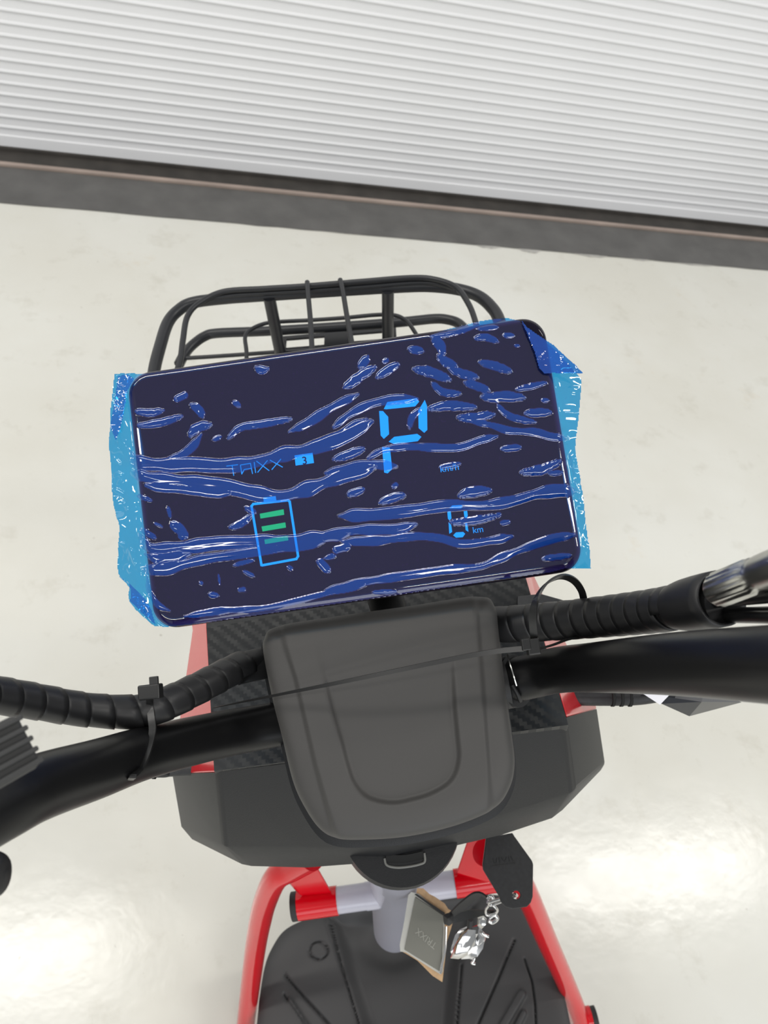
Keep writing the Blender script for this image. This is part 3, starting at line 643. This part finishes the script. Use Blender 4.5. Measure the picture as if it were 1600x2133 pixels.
for L, wv in (([(115, 515), (200, 450), (278, 402)], 25), ([(192, 400), (240, 340)], 22), ([(292, 460), (350, 420), (412, 382)], 22), ([(335, 368), (345, 362)], 14),
    ([(475, 295), (555, 310)], 20), ([(855, 235), (920, 230), (985, 255)], 18), ([(1015, 218), (1075, 220)], 14), ([(1080, 275), (1110, 280)], 9), ([(612, 232), (655, 280), (672, 330)], 24),
    ([(645, 335), (685, 370), (748, 400)], 24), ([(505, 412), (600, 430), (705, 472)], 26), ([(608, 492), (670, 545), (768, 552)], 19), ([(705, 410), (780, 438), (868, 460)], 22), ([(797, 490), (870, 512), (935, 540)], 22),
    ([(882, 372), (960, 392), (1058, 425)], 22), ([(892, 572), (960, 575), (1020, 568), (1135, 575)], 26), ([(1092, 530), (1180, 510), (1262, 490)], 16), ([(590, 640), (700, 622), (858, 630)], 24),
    ([(758, 690), (850, 690), (960, 672)], 24), ([(985, 620), (1030, 668), (1110, 700), (1198, 716)], 18), ([(1145, 665), (1285, 660)], 22), ([(478, 750), (492, 690), (540, 640)], 18),
    ([(1005, 870), (1112, 860)], 18), ([(652, 975), (768, 955)], 15), ([(1120, 1005), (1230, 990), (1338, 942)], 25), ([(1280, 1012), (1352, 1006)], 14), ([(125, 1135), (212, 1100)], 20), ([(388, 1085), (400, 1075)], 12),
    ([(308, 1180), (380, 1150), (448, 1135)], 22), ([(765, 1135), (850, 1115), (940, 1110)], 26), ([(715, 1292), (850, 1280), (972, 1255)], 22), ([(985, 1250), (990, 1248)], 12), ([(1012, 1295), (1042, 1290)], 12),
    ([(62, 1448), (118, 1430)], 20), ([(0, 1492), (50, 1485)], 14), ([(45, 930), (130, 900), (212, 868)], 22), ([(270, 1692), (400, 1690)], 12), ([(1240, 1500), (1400, 1480)], 16), ([(1235, 590), (1275, 592)], 12),
    ([(600, 225), (700, 212), (790, 185), (870, 150), (1000, 120)], 16), ([(870, 180), (985, 170)], 14)):
    S2(L, wv)
for L in ([(85, 855), (120, 842), (150, 850)], [(85, 1000), (115, 985), (140, 1010), (110, 1045)], [(148, 1150), (160, 1175), (172, 1200)], [(120, 1400), (160, 1420), (150, 1450)],
          [(140, 1500), (180, 1440), (205, 1470), (225, 1530)], [(145, 1555), (170, 1540), (190, 1580)], [(125, 740), (150, 790), (190, 850)], [(90, 900), (120, 925)], [(95, 1080), (130, 1100)]): S1(L, 15, 2.3)
RI = []   # long ridges, finely pleated
def R1(L, wv, k=3): RI.append((cat(z1(L), 6), wv/2.857, k))
def R2(L, wv, k=3): RI.append((cat(z2(L), 6), wv/2.7586, k))
R1([(130, 790), (190, 880), (260, 925), (400, 940), (560, 935), (750, 945), (930, 925), (1100, 880), (1300, 835), (1480, 770), (1640, 680)], 44, 3)
R1([(400, 915), (500, 885), (575, 830), (630, 755)], 24, 2)
R1([(210, 985), (350, 1020), (560, 1045), (760, 1065), (940, 1105), (1100, 1125), (1250, 1085), (1400, 1030), (1520, 985), (1660, 950)], 46, 3)
R1([(300, 1060), (500, 1085), (800, 1110)], 30, 1)
R1([(255, 1360), (330, 1435), (520, 1430), (720, 1405), (1000, 1395), (1300, 1375), (1500, 1350)], 42, 3)
R1([(240, 1560), (400, 1560), (520, 1530), (640, 1500), (850, 1470), (1050, 1440), (1350, 1400)], 34, 2)
R1([(290, 1470), (400, 1500), (560, 1470)], 34, 2)
R1([(300, 1600), (315, 1690), (370, 1770), (440, 1805)], 18, 2)
R1([(530, 1840), (750, 1805), (1000, 1790), (1200, 1745), (1400, 1695), (1600, 1655)], 22, 2)
R1([(1150, 742), (1260, 690), (1400, 600), (1560, 520)], 28, 2)
R2([(45, 745), (130, 675), (250, 615), (380, 588), (520, 583)], 28, 3)
R2([(0, 830), (80, 792), (160, 742), (232, 698)], 28, 2)
R2([(840, 715), (950, 735), (1050, 765), (1200, 775), (1290, 800), (1390, 805)], 24, 3)
R2([(240, 925), (320, 880), (450, 858), (600, 862), (760, 862), (880, 822), (980, 797)], 24, 3)
R2([(0, 1010), (120, 978), (250, 960), (400, 970)], 30, 3)
R2([(0, 1065), (100, 1035), (270, 990)], 20, 2)
R2([(75, 1255), (300, 1245), (500, 1222), (700, 1195), (900, 1195), (1060, 1170), (1200, 1130), (1320, 1110), (1450, 1112)], 36, 4)
R2([(-120, 1380), (0, 1362), (200, 1335), (400, 1330), (515, 1302)], 30, 3)
R2([(90, 1402), (300, 1395), (500, 1372), (650, 1382), (780, 1415), (950, 1395), (1065, 1372)], 28, 2)
R2([(0, 1682), (150, 1645), (300, 1620), (500, 1590), (700, 1562), (880, 1545), (1000, 1495), (1150, 1435), (1300, 1385), (1430, 1362)], 26, 3)
R2([(1400, 900), (1430, 1000), (1450, 1150)], 14, 1)
GX = np.arange(214, 1241, 1.7); GY = np.arange(652, 1316, 1.7); nx, ny = len(GX), len(GY)
G = np.stack(np.meshgrid(GX, GY), -1).reshape(-1, 2)
inn = sdf(G, out)
# pull the outermost grid points onto the trimmed edge
loc = dloc(G); e = rrsdf(loc)
drop = np.where(e > 0, .42*RF*np.clip(1-e/RF, 0, 1)**2.2, .42*RF+np.minimum(-e, .02)*.30)
H = np.full(len(G), .00045)-drop; lift = np.zeros(len(G))
pos = G.reshape(ny, nx, 2)
def window(L, r):
    L = np.asarray(L); a, b = L.min(0)-r-2, L.max(0)+r+2
    return np.where((G[:, 0] > a[0]) & (G[:, 0] < b[0]) & (G[:, 1] > a[1]) & (G[:, 1] < b[1]))[0]
mm = .00025
bump = np.zeros(len(G))
for L, wv, h in ST:
    L = cat(L, 5) if len(L) > 2 else np.asarray(L, float)
    ix = window(L, wv*1.2); g = G[ix]; d = poly_dist(g, L)+(vnoise(g, 7, 11)-.5)*wv*.22
    acc = np.r_[0, np.cumsum(np.linalg.norm(np.diff(L, axis=0), axis=1))]; dd_ = np.linalg.norm(g[:, None]-L[None], axis=2); s_ = acc[dd_.argmin(1)]/max(acc[-1], 1e-6) if acc[-1] > 2.5*wv else .5
    if acc[-1] > 2.5*wv and len(L) < 4: u_ = (L[-1]-L[0])/np.linalg.norm(L[-1]-L[0]); s_ = np.clip((g-L[0])@u_/acc[-1], 0, 1)
    wq = wv*(.42+.62*np.sqrt(np.clip(4*s_*(1-s_), 0, 1)))
    t = np.clip(1-(d/wq)**2, 0, 1)
    bump[ix] = np.maximum(bump[ix], h*wv*mm*.32*t**1.0*(1-.0*t)); lift[ix] = np.maximum(lift[ix], sst(0, .22, t))
for L, wv, k in RI:
    ix = window(L, wv*1.3); g = G[ix]
    # signed distance across and position along the ridge
    D_ = np.full(len(g), 1e9); Sg = np.zeros(len(g)); Al = np.zeros(len(g)); acc = 0
    for a, b in zip(L[:-1], L[1:]):
        dd = b-a; ln = np.linalg.norm(dd); t = np.clip(((g-a)@dd)/(ln*ln), 0, 1); pr_ = a+t[:, None]*dd; q = g-pr_; dist = np.linalg.norm(q, axis=1)
        m_ = dist < D_; D_[m_] = dist[m_]; Sg[m_] = np.sign(dd[0]*q[m_, 1]-dd[1]*q[m_, 0])*dist[m_]; Al[m_] = acc+t[m_]*ln; acc += ln
    wl = wv*(.72+.5*vnoise(np.stack([Al, Al*0], 1), 34, 5+k)); wl *= sst(-8, 26, np.minimum(Al, acc-Al))*.75+.25
    t = np.clip(1-(D_/wl)**2, 0, 1)
    ph = vnoise(np.stack([Al, Al*0+9], 1), 55, 8)*3
    pl_ = np.cos((Sg/wl)*math.pi*k*.9+ph)*.5+.5
    u_ = np.clip(Sg/wl, -1, 1); c_ = -.42; as_ = np.where(u_ < c_, 1-((c_-u_)/(c_+1))**2, 1-((u_-c_)/(1-c_))**2)*(t > 0)
    bump[ix] = np.maximum(bump[ix], wv*mm*(.24*np.clip(as_, 0, 1)+.016*t*pl_*(k > 2))); lift[ix] = np.maximum(lift[ix], sst(0, .2, t))
oh = sst(.0012, -.003, e)                      # overhanging margin: crumpled, see-through
cr = .0008+(vnoise(G, 48, 21)-.5)*.0030+(vnoise(G, 19, 22)-.5)*.0009+np.abs(vnoise(G, 30, 23)-.5)*.0022
H += bump*(1-.35*oh)+cr*oh+(vnoise(G, 40, 31)-.5)*.00008
lift = lift*(1-oh)+oh*.10
lift = np.maximum(lift, np.where((e > 0) & (e < RF*.9), .35*sst(RF*.9, RF*.2, e), 0))
V3 = DP.hit(G)+nD*H[:, None]
keep = (inn > -1.2).reshape(ny, nx); Fc = []; idx = -np.ones(len(G), int)
kf = keep[:-1, :-1] & keep[1:, :-1] & keep[:-1, 1:] & keep[1:, 1:]
ii, jj = np.where(kf); q = np.stack([ii*nx+jj, (ii+1)*nx+jj, (ii+1)*nx+jj+1, ii*nx+jj+1], 1)
used = np.unique(q); idx[used] = np.arange(len(used)); q = idx[q]
Vf = V3[used]; org = Vf.mean(0)
me = bpy.data.meshes.new('protective_film'); me.from_pydata((Vf-org).tolist(), [], q.tolist()); me.materials.append(MT['film']); me.shade_smooth()
at = me.attributes.new('lift', 'FLOAT', 'POINT'); at.data.foreach_set('value', lift[used].astype(np.float32))
film = bpy.data.objects.new('protective_film', me)
FT = empty('protective_film', org)
link(film, org, FT); film.name = 'film_sheet'
tag(FT, 'wrinkled translucent blue protective film stuck over the display, full of air bubbles', 'film')
# folded-over corners of the film
def fold(name, L, crum=.0008, lf_=.3, h0=.0022, step=1.7):
    L = np.asarray(L, float); a, b = L.min(0), L.max(0); gx = np.arange(a[0], b[0]+step, step); gy = np.arange(a[1], b[1]+step, step)
    g = np.stack(np.meshgrid(gx, gy), -1).reshape(-1, 2); s_ = sdf(g, L); n_x, n_y = len(gx), len(gy)
    hh = h0+(vnoise(g, 14, 41)-.5)*crum*1.6+np.abs(vnoise(g, 6, 42)-.5)*crum*.6
    P = DP.hit(g)+nD*hh[:, None]; kp = (s_ > -1).reshape(n_y, n_x)
    kf = kp[:-1, :-1] & kp[1:, :-1] & kp[:-1, 1:] & kp[1:, 1:]; i_, j_ = np.where(kf)
    q = np.stack([i_*n_x+j_, (i_+1)*n_x+j_, (i_+1)*n_x+j_+1, i_*n_x+j_+1], 1); us = np.unique(q); ix = -np.ones(len(g), int); ix[us] = np.arange(len(us)); q = ix[q]
    o0 = P[us].mean(0); me = bpy.data.meshes.new(name); me.from_pydata((P[us]-o0).tolist(), [], q.tolist()); me.materials.append(MT['film']); me.shade_smooth()
    at = me.attributes.new('lift', 'FLOAT', 'POINT'); at.data.foreach_set('value', np.full(len(us), lf_, np.float32))
    return link(bpy.data.objects.new(name, me), o0, FT)
fold('folded_corner', [(1084, 668), (1097, 685), (1151, 721), (1214, 779), (1190, 781), (1150, 779), (1132, 781), (1122, 770), (1112, 735)], lf_=1.3)
fold('folded_corner', [(241, 781), (262, 779), (282, 790), (268, 815), (262, 850), (256, 880), (244, 920), (232, 890), (233, 850)], h0=.0015, lf_=.10)
fold('folded_corner', [(240, 1197), (266, 1217), (300, 1250), (310, 1270), (319, 1303), (290, 1278), (266, 1253), (268, 1228)], h0=-.004, lf_=.10)
# ================================================================== cable ties
T1 = empty('cable_tie', W(314, 1441, .352))
tag(T1, 'black nylon cable tie binding the left spiral-wrapped cable to the handlebar', 'cable tie')
ux = nrm(W(340, 1438, .35)-W(290, 1444, .35)); uz = nrm(C0-W(314, 1441, .35)); uz = nrm(uz-ux*(ux@uz)); uy = np.cross(uz, ux)
box('head', W(314, 1441, .352), ux, uy, uz, (.0100, .0068, .0070), 'tie', T1, bevel=.0008)
box('tail_stub', W(321, 1421, .351), ux, uy, uz, (.0040, .0052, .0022), 'tie', T1, bevel=.0004)
hb = bpy.data.objects['handlebar']
sp = px3([(322, 1424, .372), (313, 1440, .356)])+onto(w1, [(312, 1462), (315, 1490)], .0012)+[W(318, 1516, .366)]+onto(hb, [(316, 1535), (306, 1571), (292, 1600), (272, 1622)], .0012)+px3([(250, 1640, .392), (236, 1640, .41)])
ribbon('strap', sp, nrm(W(400, 1545, .37)-W(300, 1570, .37)), .0034, .0011, 'tie', T1)
T2 = empty('cable_tie', W(1105, 1347, .370))
tag(T2, 'black nylon cable tie with a loose loop and long tail lying across the stem cover', 'cable tie')
ux = nrm(W(1124, 1345, .37)-W(1085, 1350, .37)); uz = nrm(C0-W(1105, 1347, .37)); uz = nrm(uz-ux*(ux@uz)); uy = np.cross(uz, ux)
box('head', W(1110, 1347, .372), ux, uy, uz, (.0062, .0078, .0072), 'tie', T2, bevel=.0007)
box('pawl', W(1095, 1343, .371), ux, uy, uz, (.0044, .0056, .0050), 'tie', T2, bevel=.0006)
ribbon('loop', px3([(1114, 1344, .372), (1113, 1330, .372), (1110, 1285, .366), (1118, 1246, .366), (1139, 1215, .374), (1169, 1201, .384), (1195, 1209, .392), (1212, 1232, .400), (1218, 1262, .41)]), nrm(BA*.55+BF*.1+(-_z@RW.T)*.0+BU*.65), .0036, .0011, 'tie', T2)
ribbon('strap', px3([(1120, 1352, .372), (1150, 1344, .378), (1180, 1333, .39), (1210, 1326, .402)]), uz, .0030, .0011, 'tie', T2)
ribbon('tail', px3([(1090, 1351, .370), (1030, 1357, .370), (960, 1369, .371), (830, 1396, .374), (700, 1423, .380), (600, 1443, .388), (520, 1459, .399), (446, 1474, .412)]), nrm(BU*.55+BF*.75), [.0026, .0024, .0022, .0020, .0018, .0014, .0010, .0004], .0011, 'tie', T2)
# ================================================================== keys
KP = Plane(W(1060, 1820, .655), nrm(C0-W(1060, 1820, .655)+BA*.12+BU*.1))
fob = [(1013, 1745), (1068, 1735), (1072, 1742), (1108, 1792), (1111, 1800), (1110, 1868), (1106, 1880), (1098, 1889), (1068, 1893), (1054, 1889), (1044, 1878), (1040, 1866), (1007, 1811), (1006, 1800)]
o3 = KP.hit(fob); hc = [(1076+9*math.cos(a), 1864+9*math.sin(a)) for a in np.arange(18)/18*2*math.pi]; h3 = KP.hit(hc)
bm = bmesh.new()
def loop(P): vs = [bm.verts.new(p) for p in P]; return [bm.edges.new((vs[i], vs[(i+1) % len(vs)])) for i in range(len(vs))]
eds = loop(o3)+loop(h3); bmesh.ops.triangle_fill(bm, edges=eds, use_beauty=True)
r = bmesh.ops.extrude_face_region(bm, geom=bm.faces[:]); bmesh.ops.translate(bm, vec=Vector(-KP.n*.0045), verts=[v for v in r['geom'] if isinstance(v, bmesh.types.BMVert)])
bm.verts.index_update(); V = [v.co[:] for v in bm.verts]; Fc = [[v.index for v in f.verts] for f in bm.faces]; bm.free()
KF = empty('key_fob', KP.hit([(1060, 1820)])[0])
tag(KF, 'flat black plastic key fob hanging below the right end of the shroud', 'key fob')
mesh('body', V, Fc, 'black', KF, smooth=False, bevel=.0006)
def fobbox(name, px, py, s, m, ang=0, h=0):
    x = nrm(KP.hit([(px+10, py-1.2)])[0]-KP.hit([(px, py)])[0]); y = np.cross(KP.n, x)
    ca, sa = math.cos(ang), math.sin(ang); box(name, KP.hit([(px, py)])[0]+KP.n*h, x*ca+y*sa, y*ca-x*sa, KP.n, s, m, KF, smooth=False)
fobbox('raised_line', 1049, 1801, (.0215, .0007, .0008), 'rubber')
for i, (dx_, a_) in enumerate(((0, .3), (6, -.3), (12, 0), (19, .5), (25, -.5), (32, 0), (38, .4))): fobbox('raised_mark', 1029+dx_, 1793-dx_*.13, (.0006, .0042, .0008), 'rubber', a_)
# tag in its sleeve
TP = Plane(W(885, 1945, .70), nrm((C0-W(885, 1945, .70))/.7+BA*-.35+BU*.2))
KT = empty('key_tag', TP.hit([(885, 1945)])[0])
tag(KT, 'grey square tag with pale lettering on a torn tan card, hanging beside the chrome keys', 'key tag')
prism('tan_card', TP.hit([(868, 1850), (880, 1850), (893, 1862), (905, 1868), (925, 1882), (932, 1893), (948, 1902), (930, 1960), (920, 2046), (900, 2033), (885, 2018), (868, 2001), (850, 1990), (836, 1982), (838, 1975)])-TP.n*.0022, -TP.n*.0008, 'tan', KT, smooth=False)
prism('sleeve', TP.hit([(850, 1864), (856, 1858), (872, 1862), (926, 1908), (922, 2024), (917, 2030), (845, 1984), (833, 1982), (832, 1968), (842, 1915)])-TP.n*.0012, -TP.n*.0006, 'sleeve', KT, smooth=False)
prism('tag_plate', TP.hit([(865, 1868), (924, 1907), (918, 2025), (842, 1978)]), -TP.n*.0012, 'tagm', KT, smooth=False, bevel=.0004)
prism('dark_edge', TP.hit([(864, 1863), (868, 1862), (928, 1902), (924, 1907)])+TP.n*.0002, TP.n*.0012, 'rubber', KT, smooth=False)
tube('bright_edge', list(TP.hit([(930, 1930), (928, 1975), (921, 2010), (918, 2028)])+TP.n*.001), .0012, 'chrome', KT, seg=8)
tx = TP.hit([(864, 1931)])[0]-TP.hit([(908, 1969)])[0]; ty = TP.hit([(894, 1984)])[0]-TP.hit([(908, 1969)])[0]
text('tag_lettering', 'TRIXX', TP.hit([(905, 1974)])[0]+TP.n*.0003-nrm(ty)*.004, tx, ty, .0078, 'tagtext', KT)
# chrome keys, ring and black strap
KK = empty('key_bunch', W(965, 1930, .69))
tag(KK, 'bunch of chrome keys with a split ring and black strap below the key fob', 'keys')
tube('ring', px3([(1073, 1863, .650), (1060, 1866, .652), (1040, 1873, .657), (1020, 1880, .66), (1022, 1886, .664), (1045, 1878, .66), (1066, 1870, .656), (1077, 1866, .654), (1073, 1862, .650)]), .0011, 'chrome', KK, seg=10)
tube('ring', px3([(1022, 1882, .664), (1032, 1890, .665), (1036, 1897, .668), (1030, 1904, .67), (1015, 1906, .672), (1012, 1896, .67), (1018, 1886, .666)]), .0012, 'chrome', KK, seg=10)
tube('chain_link', px3([(1016, 1872, .664), (1022, 1866, .663), (1027, 1872, .664), (1022, 1880, .666), (1015, 1878, .666)]), .0016, 'chrome', KK, seg=10)
tube('chain_link', px3([(1020, 1912, .672), (1030, 1906, .671), (1036, 1914, .672), (1026, 1922, .674), (1018, 1918, .674)]), .0016, 'chrome', KK, seg=10)
ribbon('strap', px3([(932, 1912, .686), (950, 1898, .682), (968, 1882, .676), (985, 1869, .672), (1000, 1863, .668), (1016, 1872, .668)]), nrm(W(1000, 1900, .69)-W(985, 1869, .67)), [.006, .009, .011, .011, .009, .004], .0016, 'rubber', KK)
ribbon('strap', px3([(932, 1916, .690), (955, 1910, .688), (985, 1903, .684), (1010, 1901, .678), (1030, 1898, .672)]), nrm(W(960, 1935, .69)-W(955, 1905, .69)), [.006, .008, .007, .004, .002], .0016, 'tie', KK)
hull('strap_end', px3([(922, 1905, .68), (935, 1900, .68), (945, 1905, .68), (946, 1922, .68), (936, 1930, .68), (924, 1925, .68), (934, 1914, .674), (934, 1914, .69)]), 'rubber', KK, bevel=.0008)
def blob(name, L, dep, th, m, n=3, seed=1, amp=.0012):
    c = np.mean(np.array(L), 0); pts = px3([(x, y, dep) for x, y in L]); up_ = nrm(C0-pts[0]); V = []
    for s_, h in ((1, 0), (.93, .6), (.6, 1.0), (.25, .8)):
        V += [np.mean(pts, 0)+(p-np.mean(pts, 0))*s_+up_*h*th for p in pts]
    k = len(L); Fc = []
    for i in range(3):
        for j in range(k): Fc.append((i*k+j, i*k+(j+1) % k, (i+1)*k+(j+1) % k, (i+1)*k+j))
    Fc.append(tuple(3*k+j for j in range(k))); Fc.append(tuple(range(k)))
    r_ = np.random.RandomState(seed); V = np.array(V); V[k:] += (r_.rand(len(V)-k, 3)-.5)*amp*2
    return mesh(name, V, Fc, m, KK, smooth=True, angle=25)
for i, (L, dp, th, m, a_) in enumerate((
    ([(942, 1966), (948, 1948), (958, 1936), (974, 1929), (984, 1932), (986, 1950), (975, 1972), (962, 1990), (944, 1996), (938, 1982)], .700, .003, 'chrome', .0007),
    ([(938, 1996), (948, 1968), (962, 1945), (976, 1935), (992, 1938), (990, 1965), (975, 1990), (955, 1998)], .690, .004, 'chrome', .0010),
    ([(980, 1932), (996, 1926), (1010, 1946), (1012, 1956), (1006, 1975), (996, 1994), (978, 2000), (960, 1998), (972, 1975), (982, 1955)], .694, .005, 'chrome', .0014),
    ([(994, 1912), (1006, 1906), (1014, 1914), (1012, 1926), (1004, 1936), (994, 1928)], .684, .004, 'chrome', .0012))):
    blob('key', L, dp, th, m, seed=i+3, amp=a_)
tube('hook', px3([(990, 1990, .70), (986, 2002, .70), (983, 2006, .70), (990, 2008, .70)]), .0012, 'chrome', KK, seg=8)
tube('hook', px3([(1004, 1942, .69), (1010, 1948, .69), (1018, 1951, .69)]), .0014, 'chrome', KK, seg=8)
tube('barrel', px3([(980, 1916, .688), (978, 1932, .69)]), .0024, 'rubber', KK, seg=12)
